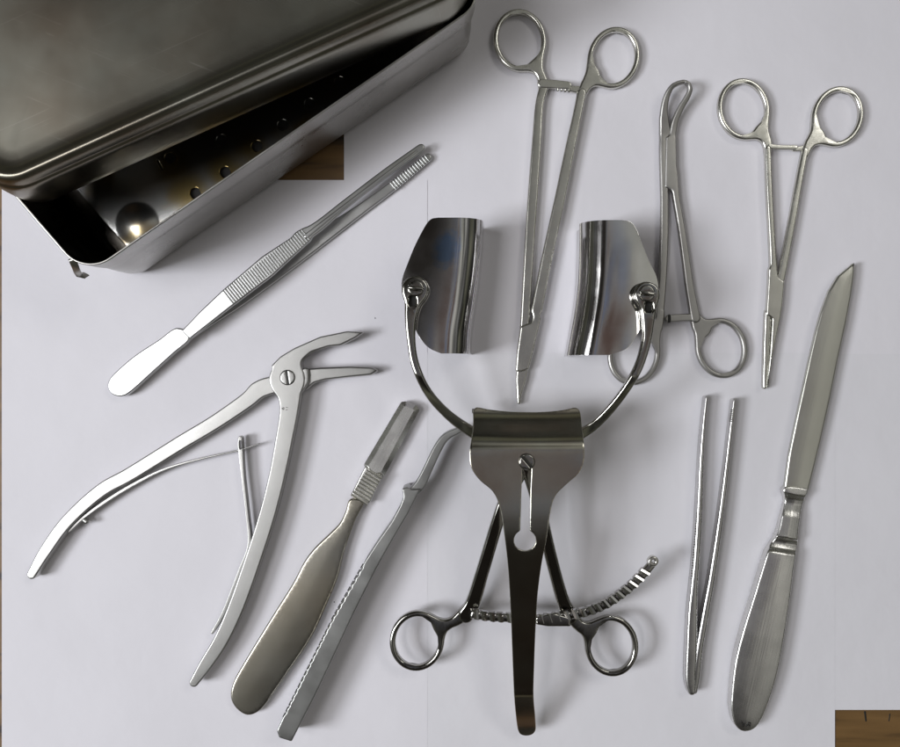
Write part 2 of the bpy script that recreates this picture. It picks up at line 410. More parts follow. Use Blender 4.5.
def sweep(name, pts, material, parent, n=14, sq=1.0, step=2.5, closed=False, cap=True):
    """round or squarish bar along points (x, y, z, half width, half height)"""
    Q = cr_spline(pts, step, closed); V = []; F = []; m = len(Q)
    P3 = [Vector(W(q[0], q[1], q[2])) for q in Q]
    for i, q in enumerate(Q):
        a = P3[(i-1) % m] if (closed or i) else P3[0]; b = P3[(i+1) % m] if (closed or i < m-1) else P3[-1]
        t = (b-a).normalized(); s = t.cross(Vector((0, 0, 1)))
        s = s.normalized() if s.length > .05 else Vector((1, 0, 0)); u = s.cross(t).normalized()
        for j in range(n):
            an = 2*math.pi*j/n; c, d = math.cos(an), math.sin(an)
            c = math.copysign(abs(c)**sq, c); d = math.copysign(abs(d)**sq, d)
            V.append(tuple(P3[i]+s*(c*q[3]*S)+u*(d*q[4]*S)))
    for i in range(m if closed else m-1):
        for j in range(n): F.append((i*n+j, i*n+(j+1) % n, ((i+1) % m)*n+(j+1) % n, ((i+1) % m)*n+j))
    if cap and not closed: F.append(tuple(range(n))); F.append(tuple(range((m-1)*n, m*n)))
    return link(name, V, F, material, parent)
def screw(px, py, z, r, ang, parent, material, hgt=3.0, slot=.9, name='screw'):
    """slotted screw head: low dome cut across by a real slot"""
    base = plate(name, [('raw', [(px-.01, py, r), (px+.01, py, r)])], z-hgt, z+.2, 'dark', parent, k=0, rnd=1.0, step=1.0)
    c, s = math.cos(R(ang)), math.sin(R(ang))
    plate('slotted_head', [('raw', [(px-.01, py, r-.4), (px+.01, py, r-.4)]), ('-line', [(px-c*r*1.3, py-s*r*1.3, slot), (px+c*r*1.3, py+s*r*1.3, slot)])],
          z-hgt+.5, z+hgt*.5, material, base, k=0, rnd=1.3, step=.8, h=.4)
    return base
def bars(name, path, count, half, t, hgt, material, parent, z, duty=.55, taper=None, skew=0):
    """row of transverse ridges across a strip between two points"""
    (x0, y0), (x1, y1) = path; V = []; F = []
    dx, dy = x1-x0, y1-y0; l = math.hypot(dx, dy); ux, uy = dx/l, dy/l; nx, ny = -uy, ux
    for i in range(count):
        c = (i+.5)/count; hw = half if not taper else half+(taper-half)*c
        zz = z(c) if callable(z) else z
        cx, cy = x0+dx*c, y0+dy*c; hl = l/count*duty/2
        prof = [(-hl, 0), (-hl*.5, hgt*.8), (0, hgt), (hl*.5, hgt*.8), (hl, 0)]
        b = len(V)
        for sgn in (-1, 1):
            for a, hz in prof: V.append(W(cx+ux*(a+skew*sgn)+nx*hw*sgn, cy+uy*(a+skew*sgn)+ny*hw*sgn, zz+hz))
        for q in range(4): F.append((b+q, b+q+1, b+5+q+1, b+5+q))
        F.append((b, b+1, b+2, b+3, b+4)); F.append((b+5, b+6, b+7, b+8, b+9)); F.append((b, b+4, b+9, b+5))
    return link(name, V, F, material, parent, smooth=False, wn=False)

# ------------------------------------------------------------------ table and paper
V = [G(-1400, -1400, -1.2), G(2300, -1400, -1.2), G(2300, 2100, -1.2), G(-1400, 2100, -1.2)]
o = link('table_top', V, [(0, 1, 2, 3)], 'wood', wn=False); o['kind'] = 'structure'
def sheet(x0, y0, x1, y1, z, mt, label, curl=()):
    nx = ny = 24; V = []; F = []
    for j in range(ny+1):
        for i in range(nx+1):
            x = x0+(x1-x0)*i/nx; y = y0+(y1-y0)*j/ny; V.append(G(x, y, z))
    for j in range(ny):
        for i in range(nx):
            a = j*(nx+1)+i; F.append((a, a+1, a+nx+2, a+nx+1))
    o = link('paper_sheet', V, F, mt, wn=False, smooth=False, solid=.10); o.location = (0, 0, 0)
    tag(o, label, 'paper', 'white paper sheets covering the table'); return o
sheet(344, -330, 1150, 355, -.48, 'paper', 'white paper sheet across the top, under the scissor-handled clamps')
sheet(427, 353, 835, 900, -.20, 'paper2', 'white paper sheet in the middle of the bottom edge, under the retractor handles')
sheet(833.5, 354, 1300, 710, -.34, 'paper2', 'white paper sheet at the right edge, its corner ending at the exposed brown wood')
sheet(1.8, 180, 427.3, 900, -.05, 'paper', 'white paper sheet at the left, under the forceps and the spring-handled nippers')
def stroke_thing(name, strokes, mt, parent, z, th=.15):
    return plate(name, [('raw', s) for s in strokes], z-th, z+th*.3, mt, parent, k=0, rnd=.2, steps=1, h=.25, step=.5, wn=False)
# dark ticks on the bare wood
for i, (a, b_) in enumerate((((865, 712, 1.0), (866, 721, .8)), ((890, 714, .6), (889, 721, .5)))):
    o = stroke_thing('wood_tick', [[a, b_]], 'dark', None, -.95)
    tag(o, ('longer' if i == 0 else 'shorter')+' dark tick mark on the exposed brown wood at the bottom right', 'mark')

# ------------------------------------------------------------------ steel box, tray and lid
def rr_loop(corner, u, v, Lu, Lv, r, inset, z, nseg=14):
    """rounded loop on a skewed rectangle: corner + a*u + b*v"""
    a0, a1, b0, b1 = inset, Lu-inset, inset, Lv-inset; rr = max(r-inset, 3)
    pts = []
    for (ca, cb, st) in ((a1-rr, b1-rr, 0), (a0+rr, b1-rr, 90), (a0+rr, b0+rr, 180), (a1-rr, b0+rr, 270)):
        for i in range(nseg+1):
            an = R(st+90*i/nseg); a = ca+rr*math.cos(an); b = cb+rr*math.sin(an)
            pts.append(G(corner[0]+u[0]*a+v[0]*b, corner[1]+u[1]*a+v[1]*b, z))
    # subdivide the straight runs a little for even shading
    return pts
def loft(name, corner, u, v, Lu, Lv, r, prof, material, parent, capend=True):
    V = []; F = []; n = None
    for ins, z in prof:
        lp = rr_loop(corner, u, v, Lu, Lv, r, ins, z); n = len(lp); V += lp
    for k in range(len(prof)-1):
        for i in range(n): F.append((k*n+i, k*n+(i+1) % n, (k+1)*n+(i+1) % n, (k+1)*n+i))
    if capend: F.append(tuple(range((len(prof)-1)*n, len(prof)*n)))
    return link(name, V, F, material, parent)
bt = thing('instrument_box', 300, 120, 'open rectangular steel instrument box at the top left, rounded corners, partly covered by its lid', 'box')
bc = (131.6, 289.3); bu = (.8236, -.567); bv = (-.655, -.7556)
loft('box_wall', bc, bu, bv, 429, 215, 27, [(14, 0), (9, 2), (5.5, 7), (4, 14), (3.2, 40), (3, 75), (1.5, 82), (.8, 92), (.4, 112), (0, 114), (0, 115.4), (.8, 116), (1.8, 115.6)], 'box', bt, False)
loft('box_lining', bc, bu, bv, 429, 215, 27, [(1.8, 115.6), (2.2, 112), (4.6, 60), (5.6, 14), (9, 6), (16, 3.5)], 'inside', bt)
o = sweep('catch', [(72, 259, 108, 3.4, .8), (75, 266, 103, 3.6, .8), (78, 273, 95, 3.6, .8), (82, 276, 88, 3.6, .8), (86, 274, 82, 3.4, .8)], 'box', bt, n=12, sq=.6)
# perforated tray lying in the box
tt = thing('perforated_tray', 220, 150, 'perforated steel tray with golden heat stains lying inside the open box', 'tray')
def tg(a, b, z=24):
    x = bc[0]+bu[0]*a+bv[0]*b; y = bc[1]+bu[1]*a+bv[1]*b; k = 1-z/H
    return (CX+(x-CX)/k, CY+(y-CY)/k)
holes = [(170, 158), (225, 172), (195, 193), (257, 146), (283, 125), (222, 140), (204, 128), (250, 108), (310, 104), (340, 82)]
def bulge(x, y):
    d = math.hypot(x-137, y-224)/22.0
    return 3.4*(1-d*d)**1.4 if d < 1 else 0.0
tray_poly = [tg(28, 12), tg(415, 12), tg(415, 200), tg(28, 200)]
plate('tray_floor', [('poly', tray_poly, 4)]+[('-line', [(x, y, 5.4), (x+.01, y, 5.4)]) for x, y in holes]
      + [('-line', [(157, 160, .9), (162, 169.5, .9)])],
      20, 24, 'tray', tt, k=0, rnd=1.0, h=1.0, step=1.2, grid=1.3, ripple=bulge, gmask=lambda x, y: math.hypot(x-137, y-224) < 26)
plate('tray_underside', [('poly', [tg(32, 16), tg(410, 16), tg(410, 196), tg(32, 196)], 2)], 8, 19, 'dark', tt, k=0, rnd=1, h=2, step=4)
# lid
lt = thing('box_lid', 200, 60, 'large worn dark steel lid lying askew across the box at the top left', 'lid')
lc = (71.0, 238.0); lu = (.9112, -.4120); lv = (-.4120, -.9112)
loft('lid_shell', lc, lu, lv, 452, 300, 42, [(2.2, 122), (1.8, 117.6), (.9, 117), (.0, 117.6), (.2, 125), (1, 140), (2.2, 152), (3.0, 156.5), (4.4, 158), (5.2, 158.3), (5.6, 160), (6.4, 164), (8.2, 167.6), (10.6, 169.4),
      (13, 169.6), (15.5, 168.6), (18, 166.6), (21, 165.2), (26, 164.4), (34, 164), (60, 163.4), (90, 163.8)], 'lid', lt)
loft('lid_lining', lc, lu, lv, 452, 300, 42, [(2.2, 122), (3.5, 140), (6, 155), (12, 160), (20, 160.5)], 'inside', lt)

# ------------------------------------------------------------------ thumb forceps lying flat, left of centre
ft = thing('thumb_forceps', 270, 268, 'bright steel thumb forceps with ribbed grip pointing to the upper right, below the box', 'forceps')
def along(x, y, ax, ay, bx, by):
    dx, dy = bx-ax, by-ay; return max(0, min(1, ((x-ax)*dx+(y-ay)*dy)/(dx*dx+dy*dy)))
def fz(x, y):
    t = along(x, y, 115, 388, 422, 148); return 11*math.sin(math.pi*min(1, t*1.02))**.8*(1-.25*t)
plate('lower_arm', [('line', [(140, 377, 5), (190, 333, 6), (240, 297, 8), (290, 260, 8.5), (328, 232, 7.5), (362, 208, 5.6), (392, 186, 5), (428, 157, 4.2)])], 1, 6, 'bright', ft, rnd=2)
bars('tip_ribs', ((392, 187), (428, 157)), 15, 4.8, 1, 1.3, 'bright', ft, 6.0, taper=4.0)
base = [(110, 378), (123, 365), (138, 353), (158, 340), (177, 327.5), (190, 338), (173, 354), (152, 373), (132, 391), (122, 396.5), (112, 394.5), (107.5, 387)]
plate('joined_end', [('spoly', base, 4)], 2, 12, 'bright', ft, k=0, rnd=1.6, zf=lambda x, y: fz(x, y)*.6)
plate('upper_arm', [('poly', [(181, 331), (200, 311), (221, 291), (262, 256), (304, 228.5), (311, 240), (272, 276), (233, 305.5), (208, 325), (190, 339)], 4),
      ('line', [(300, 237, 6.5), (318, 226, 5.5), (346, 203, 4.4), (385, 173, 4.2), (421, 147.5, 4.2)])], 9, 14, 'bright', ft, k=4, rnd=1.8, zf=fz, h=.6)
bars('grip_ribs', ((227, 298), (307, 234)), 36, 8.6, 1, 1.3, 'bright', ft, lambda c: 14.2+fz(227+80*c, 298-64*c), taper=7.0)
plate('centre_ridge', [('line', [(306, 236, 2.4), (340, 209, 1.6), (385, 174.5, 1.3), (417, 150.5, 1.2)])], 13, 15.4, 'bright', ft, k=0, rnd=1.3, zf=fz)

# ------------------------------------------------------------------ spring-handled bone nippers
rt = thing('bone_nippers', 220, 470, 'satin steel bone nippers with spread handles and leaf springs at the left', 'nippers')
armA = [(262, 388, 9), (247, 400, 8), (215, 422, 7.4), (180, 443, 7.2), (130, 474, 7), (100, 491, 6.8), (67, 521, 6.4), (45, 551, 6), (31, 575, 4.6)]
plate('handle', [('line', [(300, 379, 8)]+armA)], 3, 16, 'satin', rt, k=0, rnd=1.7)
plate('jaw', [('poly', [(303, 369), (320, 367.5), (350, 366.3), (372, 367.2), (378.5, 370.5), (371, 375), (345, 377.6), (325, 380), (314, 383), (305, 391), (296, 385)], 2.5)], 4, 14, 'satin', rt, k=0, rnd=2)
armB = [(289, 394, 12), (289, 410, 9.6), (284, 440, 8.8), (276, 480, 8.3), (265, 522, 8.2), (251, 565, 8.2), (236, 607, 8), (221, 640, 7.4), (206, 664, 6.6), (193.5, 683, 4.6)]
up = plate('handle', [('line', [(287, 380, 17), (288, 388, 14)]+armB), ('raw', [(287, 379, 17.5), (287.1, 379, 17.5)]),
      ('poly', [(271, 366), (280, 356.5), (294, 348), (320, 336.5), (347, 331), (364, 332), (356, 337.5), (341, 345), (328, 346.5), (311, 352), (302, 360), (300, 372), (285, 380)], 3)],
      6, 19.5, 'satin', rt, k=4, rnd=1.7)
plate('shoulder', [('line', [(305, 371, 3.4), (305.5, 381, 3.2), (301, 390, 2.4)])], 6, 18.6, 'satin', rt, k=0, rnd=1.6)
screw(287.3, 377.5, 20.3, 7.8, 82, rt, 'satin', 1.6, .7)
stroke_thing('stamped_mark', [[(281.5, 408.6, .28), (284, 407.4, .28)], [(281.5, 408.6, .28), (284, 409.8, .28)], [(284, 407.4, .28), (284, 409.8, .28)], [(285.5, 407.2, .25), (288, 407.6, .25)], [(285.5, 409.8, .25), (288, 409.6, .25)]], 'dark', rt, 19.6, .3)
plate('leaf_spring', [('line', [(68, 532, 1.3), (84, 517, 1.5), (106, 501, 1.6), (133, 484.5, 1.6), (165, 469, 1.3), (200, 459, .9), (238, 450.5, .7), (259, 443.6, .6)])], 5, 12, 'satin', rt, k=0, rnd=.6, h=.45)
plate('leaf_spring', [('line', [(212, 633, 1.6), (224, 611, 1.8), (240, 570, 1.9), (249, 545, 1.9), (247, 515, 1.7), (242.5, 475, 1.8), (240, 445, 2.6), (240, 438, 2.2)]), ('-line', [(240.2, 441, 1.0), (240.6, 449, 1.0)])], 4, 13, 'satin', rt, k=0, rnd=.8, h=.45)
for x, y, a in ((86, 521, 40), (226.5, 612, 115)):
    sweep('spring_rivet', [(x-3.2*math.cos(R(a)), y-3.2*math.sin(R(a)), 9, 2.8, 2.8), (x+2*math.cos(R(a)), y+2*math.sin(R(a)), 9, 2.8, 2.8), (x+3.6*math.cos(R(a)), y+3.6*math.sin(R(a)), 9, 1.6, 1.6)], 'satin', rt, step=1)

# ------------------------------------------------------------------ broad elevator (spatula) lying flat
et = thing('bone_elevator', 320, 560, 'broad flat steel elevator with ribbed neck and brownish sheen, left of the retractor', 'elevator')
body = [(350, 499), (345.5, 511), (339.6, 523), (330, 533), (314, 548.5), (304, 562), (293, 583), (270, 620), (245, 661), (233, 683), (230.5, 698), (236, 709), (246, 715.5), (256, 713.5),
        (266, 704), (285, 677), (310.5, 639), (326, 606), (337.5, 578), (345, 550), (355, 521), (364, 502)]
plate('handle_plate', [('spoly', body, 6)], 2, 11, 'dull', et, k=0, rnd=2.2, grid=4, dome=.35, domer=22)
plate('neck', [('poly', [(365, 466), (382.5, 476), (369.5, 504), (350, 496)], 3)], 2, 12, 'tip', et, k=0, rnd=1.8)
bars('neck_ribs', ((375.5, 472.5), (358.5, 501)), 9, 8.6, 1, 1.8, 'tip', et, 12, duty=.75, taper=9.4)
plate('blade', [('poly', [(401, 402), (406, 401.5), (416, 405), (419.5, 410), (384, 476.5), (375, 478), (367, 473), (363.5, 465)], 8)], 2, 12, 'tip', et, k=0, rnd=4.8, steps=1, rz=3.0, wn=False, step=.9, smooth=False)

# ------------------------------------------------------------------ elevator standing on its long edge
st = thing('bone_elevator', 350, 600, 'narrow grey elevator standing on its long edge with hooked tip, between flat elevator and retractor', 'elevator')
def edge_pts(a, b, n):
    return [(a[0]+(b[0]-a[0])*i/n, a[1]+(b[1]-a[1])*i/n) for i in range(n+1)]
lft = [(402, 489), (403.5, 497), (400, 506), (391.6, 521.6), (378, 541), (365, 561)]
ser = []
pa, pb_, pc = (363, 565), (330, 623), (282, 719)
for a, b in ((pa, pb_), (pb_, pc)):
    n = int(math.hypot(b[0]-a[0], b[1]-a[1])/3.6)
    for i in range(n):
        x = a[0]+(b[0]-a[0])*i/n; y = a[1]+(b[1]-a[1])*i/n; d = 1.1 if i % 2 else 0
        ser.append((x+d, y+d*.5))
rgt = [(291.5, 742), (316, 694), (335, 654), (353.5, 614), (368, 585), (381, 560), (396, 534), (409, 512), (417.5, 495)]
plate('handle_plate', [('poly', lft+ser+[(276.5, 731), (279, 738)]+rgt+[(421, 489), (411.5, 489.5), (407, 487)], 3)], 2, 34, 'side', st, k=0, rnd=1.4, h=.6, step=1.0)
for a, b in (((363.5, 563), (331, 620)), ((330.5, 622), (282.5, 718))):
    bars('edge_notches', (a, b), int(math.hypot(b[0]-a[0], b[1]-a[1])/6.5), .5, 1, .25, 'dark', st, 33.8, duty=.75)
plate('hooked_tip', [('line', [(411, 494, 5), (420, 485, 5.2), (428.5, 468, 4.6), (437, 450, 4.4), (446, 437, 3.8), (460, 430, 3)])], 12, 30, 'side', st, k=0, rnd=1.5)

# ------------------------------------------------------------------ thin forceps lying on edge, right
pt = thing('dressing_forceps', 705, 560, 'slim steel forceps lying on edge with tines slightly open, between retractor and knife', 'forceps')
plate('tine', [('line', [(707, 397, 1.3), (704.3, 425, 1.7), (702, 460, 2.3), (700, 512, 3.1), (697, 560, 3.5), (694.5, 590, 4.0), (693, 615, 5), (692, 650, 5.6), (691, 680, 5.4), (692.5, 692, 4.2)])], 2, 15, 'fine', pt, k=0, rnd=2.8, h=.5)
plate('tine', [('line', [(734.8, 400, 1.5), (731.5, 430, 2.0), (726.5, 475, 2.5), (721, 520, 3.0), (713, 575, 3.5), (706.5, 612, 3.8), (700, 650, 3.9), (696.5, 680, 4), (695, 692, 3)])], 2, 14, 'fine', pt, k=0, rnd=2.8, h=.5)
bars('grip_ribs', ((697.8, 512), (692, 580)), 26, 1.5, 1, 1.2, 'fine', pt, 13.2)
bars('tip_ribs', ((732.3, 409), (730.4, 422)), 7, 1.6, 1, .8, 'fine', pt, 13.9)

# ------------------------------------------------------------------ knife
kt = thing('amputation_knife', 795, 500, 'large one-piece steel knife with broad blade pointing up at the right edge', 'knife')
bl = [(854.8, 262), (855, 272), (852.7, 290), (847, 322), (839, 358), (831, 398), (822, 438), (815, 467), (808.5, 493), (801, 496.5), (792, 494), (784.5, 488), (789, 455), (796, 421), (803, 389), (810, 357), (816, 331), (821, 313), (829, 291), (838, 276)]
plate('blade', [('poly', bl, 3)], 5, 11, 'blade', kt, k=0, rnd=2.6, rz=1.8, grid=2.5, dome=.7, domer=15)
hd = [(785, 487), (808, 489), (806, 497), (802.5, 507), (800.5, 520), (799, 531), (798, 545), (794.6, 567), (790, 603), (784, 641), (779, 668), (772.5, 692), (763.5, 716), (756, 728), (748, 731.8), (741, 731), (735, 725), (731.6, 712), (731.6, 697), (735.5, 662), (743.5, 630), (753.5, 598), (762, 570), (769.6, 546), (771.5, 542), (777, 535), (780, 525), (782.5, 513), (785, 500)]
hp = [(480, -2), (493, -2), (497, -5.2), (503, -6), (510, -5), (516, -3.4), (536, -1.6), (537.5, -1.2), (539.5, -4.2), (544, -5.2), (549, -4), (552.5, -1.2), (554.5, -.2), (560, .2), (640, .6), (735, 0)]
def hprof(x, y): return interp(y-(x-785)*.16, hp)
def interp(x, tab): return float(np.interp(x, [a for a, b in tab], [b for a, b in tab]))
plate('handle_grip', [('spoly', hd, 5)], 1.5, 15, 'handle', kt, k=0, rnd=1.8, step=1.0, grid=1.25, dome=1.2, domer=16, tf=hprof)
stroke_thing('stamped_mark', [[(741.8, 722, .5), (743.4, 727, .5)], [(745.2, 722.4, .5), (743.4, 727, .5)], [(742.3, 723.6, .4), (745, 724, .4)], [(748.6, 722.6, .45), (746.4, 727.4, .45)],
      [(746.6, 725, .4), (749.6, 725.4, .4)], [(750.8, 723, .45), (749.8, 727.6, .45)], [(748.6, 722.6, .4), (750.8, 723, .4)]], 'dark', kt, 16.3, .5)

# ------------------------------------------------------------------ ring-handled clamps
def ringed(name, org_, label, cat, material, arms, grp):
    t = thing(name, org_[0], org_[1], label, cat, grp)
    for a in arms:
        h = plate('arm', a['shank'], a.get('z0', 2), a.get('z1', 9), material, t, k=a.get('k', 5), rnd=a.get('rnd', 2.0), h=.6, zf=a.get('zf'))
        rg = a['ring']; cx, cy, rx, ry, an = rg[:5]; wr = rg[5] if len(rg) > 5 else 2.7
        plate('finger_ring', [('raw', ell(cx, cy, rx, ry, an, wr)), ('line', a['web'])], a.get('r0', 2), a.get('r1', 8.3), material, h, k=a.get('wk', 15), rnd=2.2, h=.6)
        if 'ratchet' in a: plate('ratchet', [('line', a['ratchet'][0])], a['ratchet'][1], a['ratchet'][2], material, h, k=2, rnd=1.2, h=.6)
    return t
G1 = 'ring-handled clamps'
nh = ringed('needle_holder', (540, 200), 'long steel needle holder at top centre, its tip touching the retractor valve', 'needle holder', 'needle', [
    dict(shank=[('line', [(544, 86, 4.6), (539.5, 105, 4.4), (537, 140, 4.8), (533, 195, 5.2), (529, 255, 5.0), (525, 322, 4.6), (523, 345, 4.6)]),
                ('line', [(523.5, 360, 5), (521.5, 376, 5.6), (519.5, 392, 3.2), (518.8, 403, 1.6)])],
         ring=(520, 39.5, 24, 29, -8), web=[(538, 66, 2.5), (543, 80, 5.2), (543, 92, 4.5)], z0=2, z1=9, k=0,
         ratchet=([(542, 83, 4.6), (556, 84, 4.4), (568, 85, 4.0)], 5.5, 9.6)),
    dict(shank=[('line', [(582, 92, 4.6), (578, 112, 4.6), (571, 145, 5), (560, 199, 5.4), (548, 255, 5.6), (537, 310, 5.8)]),
                ('poly', [(531.5, 322), (520.5, 326), (517, 350), (515.4, 371), (519.5, 372.5), (529, 369.5), (533, 355), (538, 333), (541.6, 318), (534, 311)], 3.5)],
         ring=(614, 57, 23.4, 28.8, 16), web=[(594, 72, 2.5), (586, 84, 5.2), (581.5, 96, 4.6)], z0=3, z1=10.6, k=3,
         ratchet=([(584, 90, 4.6), (576, 89, 3.6), (567, 87.5, 3.0)], 3, 7.2)),
], G1)
bars('ratchet_teeth', ((556, 89.5), (571, 91)), 4, 1.6, 1, 1.2, 'needle', nh, 6.5)
hm = ringed('artery_clamp', (785, 220), 'short steel artery clamp with rings upward, at the upper right beside the knife tip', 'clamp', 'needle', [
    dict(shank=[('line', [(768.5, 148, 3.2), (770, 190, 3.3), (773, 245, 3.4), (774.5, 275, 4)]), ('poly', [(769, 268), (777, 276), (785, 281), (783, 305), (781, 318), (774.5, 350), (769, 384), (768, 388), (766.5, 388), (770.5, 350), (772.5, 318), (766.4, 315), (768, 290)], 2.2)],
         ring=(744.3, 108.5, 23.6, 28.6, -10), web=[(762, 130, 2.5), (768, 141, 4.6), (768.5, 155, 3.2)], z0=3, z1=9.6, k=3,
         ratchet=([(770, 146, 2.6), (782, 147, 2.4), (796, 147, 2.4)], 5.5, 9.0)),
    dict(shank=[('line', [(806, 150, 3.4), (801, 175, 3.5), (793, 220, 3.8), (783, 272, 4.0), (780, 284, 4)]), ('line', [(768.5, 312, 3.4), (767, 345, 3.2), (765.5, 385, 2.6), (765.4, 387, 2.4)])],
         ring=(838.3, 116, 23.2, 28.4, 18), web=[(819, 134, 2.5), (810, 143, 4.8), (805.5, 156, 3.4)], z0=2, z1=8.6, k=0,
         ratchet=([(809, 146.5, 3.2), (802, 148, 2.6), (794, 149, 2.2)], 3, 6.6)),
], G1)
def tipz(x, y): return 9*max(0, min(1, (135-y)/52))**1.3
tc_ = ringed('towel_clamp', (680, 230), 'grey matte towel clamp with curved pincer tips, its left ring passing under the retractor arm', 'clamp', 'clamp', [
    dict(shank=[('line', [(664.5, 118, 3.6), (663.8, 150, 4), (665, 200, 4), (664.5, 245, 4.2), (662.5, 285, 4.2), (659, 322, 4.6)]),
                ('line', [(666, 132, 5), (664.4, 112, 3.8), (667.5, 95, 3.0), (674, 84.5, 2.4), (684, 81, 1.9), (688, 81.6, 1.4)])],
         ring=(634.5, 354, 23.6, 29, 12), web=[(652, 335, 2.5), (658, 326, 5), (661, 312, 4.4)], z0=2, z1=8.2, k=3, zf=tipz),
    dict(shank=[('poly', [(666, 136), (676.8, 137.5), (677.3, 165), (678.2, 192), (664.8, 187)], 3.5),
                ('line', [(674, 172, 3.6), (676.5, 195, 3.5), (681, 222, 3.6), (685.5, 252, 3.9), (690.5, 288, 4.3), (696, 318, 5)]),
                ('line', [(673, 134, 3.6), (675.5, 121, 3.4), (681, 108, 3.2), (687.5, 97, 2.9), (691, 88.5, 2.3), (689.5, 83, 1.7), (686, 81.5, 1.3)])],
         ring=(722, 348, 23.2, 28, -14), web=[(706, 331, 2.5), (698, 324, 5.2), (694, 308, 4.6)], z0=2.6, z1=9.6, k=3, zf=tipz,
         ratchet=([(697, 317.5, 4.0), (684, 317.5, 3.6), (669, 318.5, 3.8)], 4.5, 9)),
], G1)
plate('ratchet_end', [('raw', [(669.5, 315.5, 1.6), (669.5, 321.5, 1.6)])], 4.5, 9.4, 'dark', tc_, k=0, rnd=.6, h=.5)

# ------------------------------------------------------------------ abdominal retractor
at = thing('abdominal_retractor', 527, 470, 'large polished three-bladed abdominal retractor with ring handles in the centre', 'retractor')
def interp(x, tab):
    return float(np.interp(x, [a for a, b in tab], [b for a, b in tab]))
def smooth_tab(pts, n=40):
    q = cr_spline(pts, 1.0); return [(p[0], p[1]) for p in q]
def blade(name, outer, roll, material, ztop, rad, zfoot, flip, lean):
    """side blade: flat wing at ztop that rolls over and drops to a wall"""
    V = []; F = []; rows = 70; cols_f = 26; cols_r = 22; cols_w = 14
    y0 = outer[0][0]; y1 = outer[-1][0]; kk = 1-ztop/H
    ot = smooth_tab(outer); rt_ = smooth_tab(roll); n = cols_f+cols_r+cols_w+1
    for j in range(rows+1):
        v = j/rows; v = .5-.5*math.cos(math.pi*v)
        y = y0+(y1-y0)*v; xo = interp(y, ot); xr = interp(y, rt_)   # xr: outermost point of the roll
        sg = -1 if flip else 1
        gx_o = CX+(xo-CX)*kk; gx_r = CX+(xr-CX)*kk; gy = CY+(y-CY)*kk
        xc = gx_r-sg*rad
        sag = 3.0*math.sin(math.pi*v)
        for i in range(n):
            if i < cols_f: t = i/cols_f; x = gx_o+(xc-gx_o)*t; z = ztop-.0011*(x-xc)**2*1.0
            elif i < cols_f+cols_r: th = (i-cols_f)/cols_r*math.pi/2; x = xc+sg*rad*math.sin(th); z = ztop-rad*.95*(1-math.cos(th))
            else:
                t = (i-cols_f-cols_r)/cols_w; zs = ztop-rad*.95
                x = xc+sg*rad-sg*lean*t*t*0+sg*lean*math.sin(t*2.2)*.7; z = zs+(zfoot-zs)*t
            V.append(G(x, gy, z))
    for j in range(rows):
        for i in range(n-1):
            a = j*n+i; F.append((a, a+1, a+n+1, a+n))
    return link(name, V, F, material, at, wn=False, solid=2.6, bev=.55)
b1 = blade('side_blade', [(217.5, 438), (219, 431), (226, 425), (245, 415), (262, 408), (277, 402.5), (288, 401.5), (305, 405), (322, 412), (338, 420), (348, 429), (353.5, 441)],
      [(217.5, 484), (240, 483), (265, 481), (300, 476.5), (330, 472), (353.5, 470.5)], 'blue_patch', 66, 24, 1.2, False, 3)
b2 = blade('side_blade', [(220, 622), (222, 631), (230, 637), (245, 643), (262, 650), (276, 657), (290, 659), (303, 656), (318, 648), (335, 637), (348, 628), (355, 610)],
      [(220, 583), (245, 582.5), (275, 581.5), (300, 579), (325, 575), (355, 569.5)], 'polish', 66, 24, 1.2, True, -6)
# arms carrying the side blades
def az(x, y): return -24*max(0, min(1, (y-375)/55))**1.3-8*max(0, min(1, (y-430)/20))
def kh(x, y, r=3.2): return [(x, y-2, r), (x+.2, y+3.8, r*.95)]
plate('blade_arm', [('line', [(415, 289.5, 12), (412.5, 303, 8.2), (410.5, 318, 6.0), (411, 340, 4.4), (415, 364, 4.2), (426.5, 390, 4.3), (446, 413, 4.8), (471, 431.5, 5.8), (500, 447, 7)]),
      ('raw', [(415, 289.5, 13), (415.1, 289.5, 13)]), ('-line', kh(412.3, 300))], 67.5, 76, 'gun', at, k=5, rnd=2.6, h=.6, zf=az)
plate('blade_arm', [('line', [(647.5, 294.5, 11.5), (649, 308, 8.4), (648.8, 322, 6.4), (647, 342, 4.8), (638, 370, 4.4), (621, 397, 4.4), (600, 421, 4.9), (583, 433, 5.8), (556, 447, 7)]),
      ('raw', [(647.5, 294.5, 12.6), (647.6, 294.5, 12.6)]), ('-line', kh(649, 306))], 67.5, 76, 'gun', at, k=5, rnd=2.6, h=.6, zf=az)
for x, y in ((412.3, 300), (649, 306)):
    plate('keyhole', [('raw', kh(x, y, 4))], 67, 69.5, 'dark', at, k=0, rnd=.5, step=.8)  # dark plate standing in for the shade inside the hole
for x, y, a in ((415.5, 288, 8), (647, 293, 2)):
    s = screw(x, y, 77.5, 8.4, a, at, 'gun', 2.4, .8)
    sweep('thumb_bar', [(x-7.5, y-.5, 80, 1.8, 1.8), (x, y+.2, 80.6, 2.2, 2.0), (x+8, y+1.2, 80, 1.8, 1.8)], 'gun', s, step=1.5)
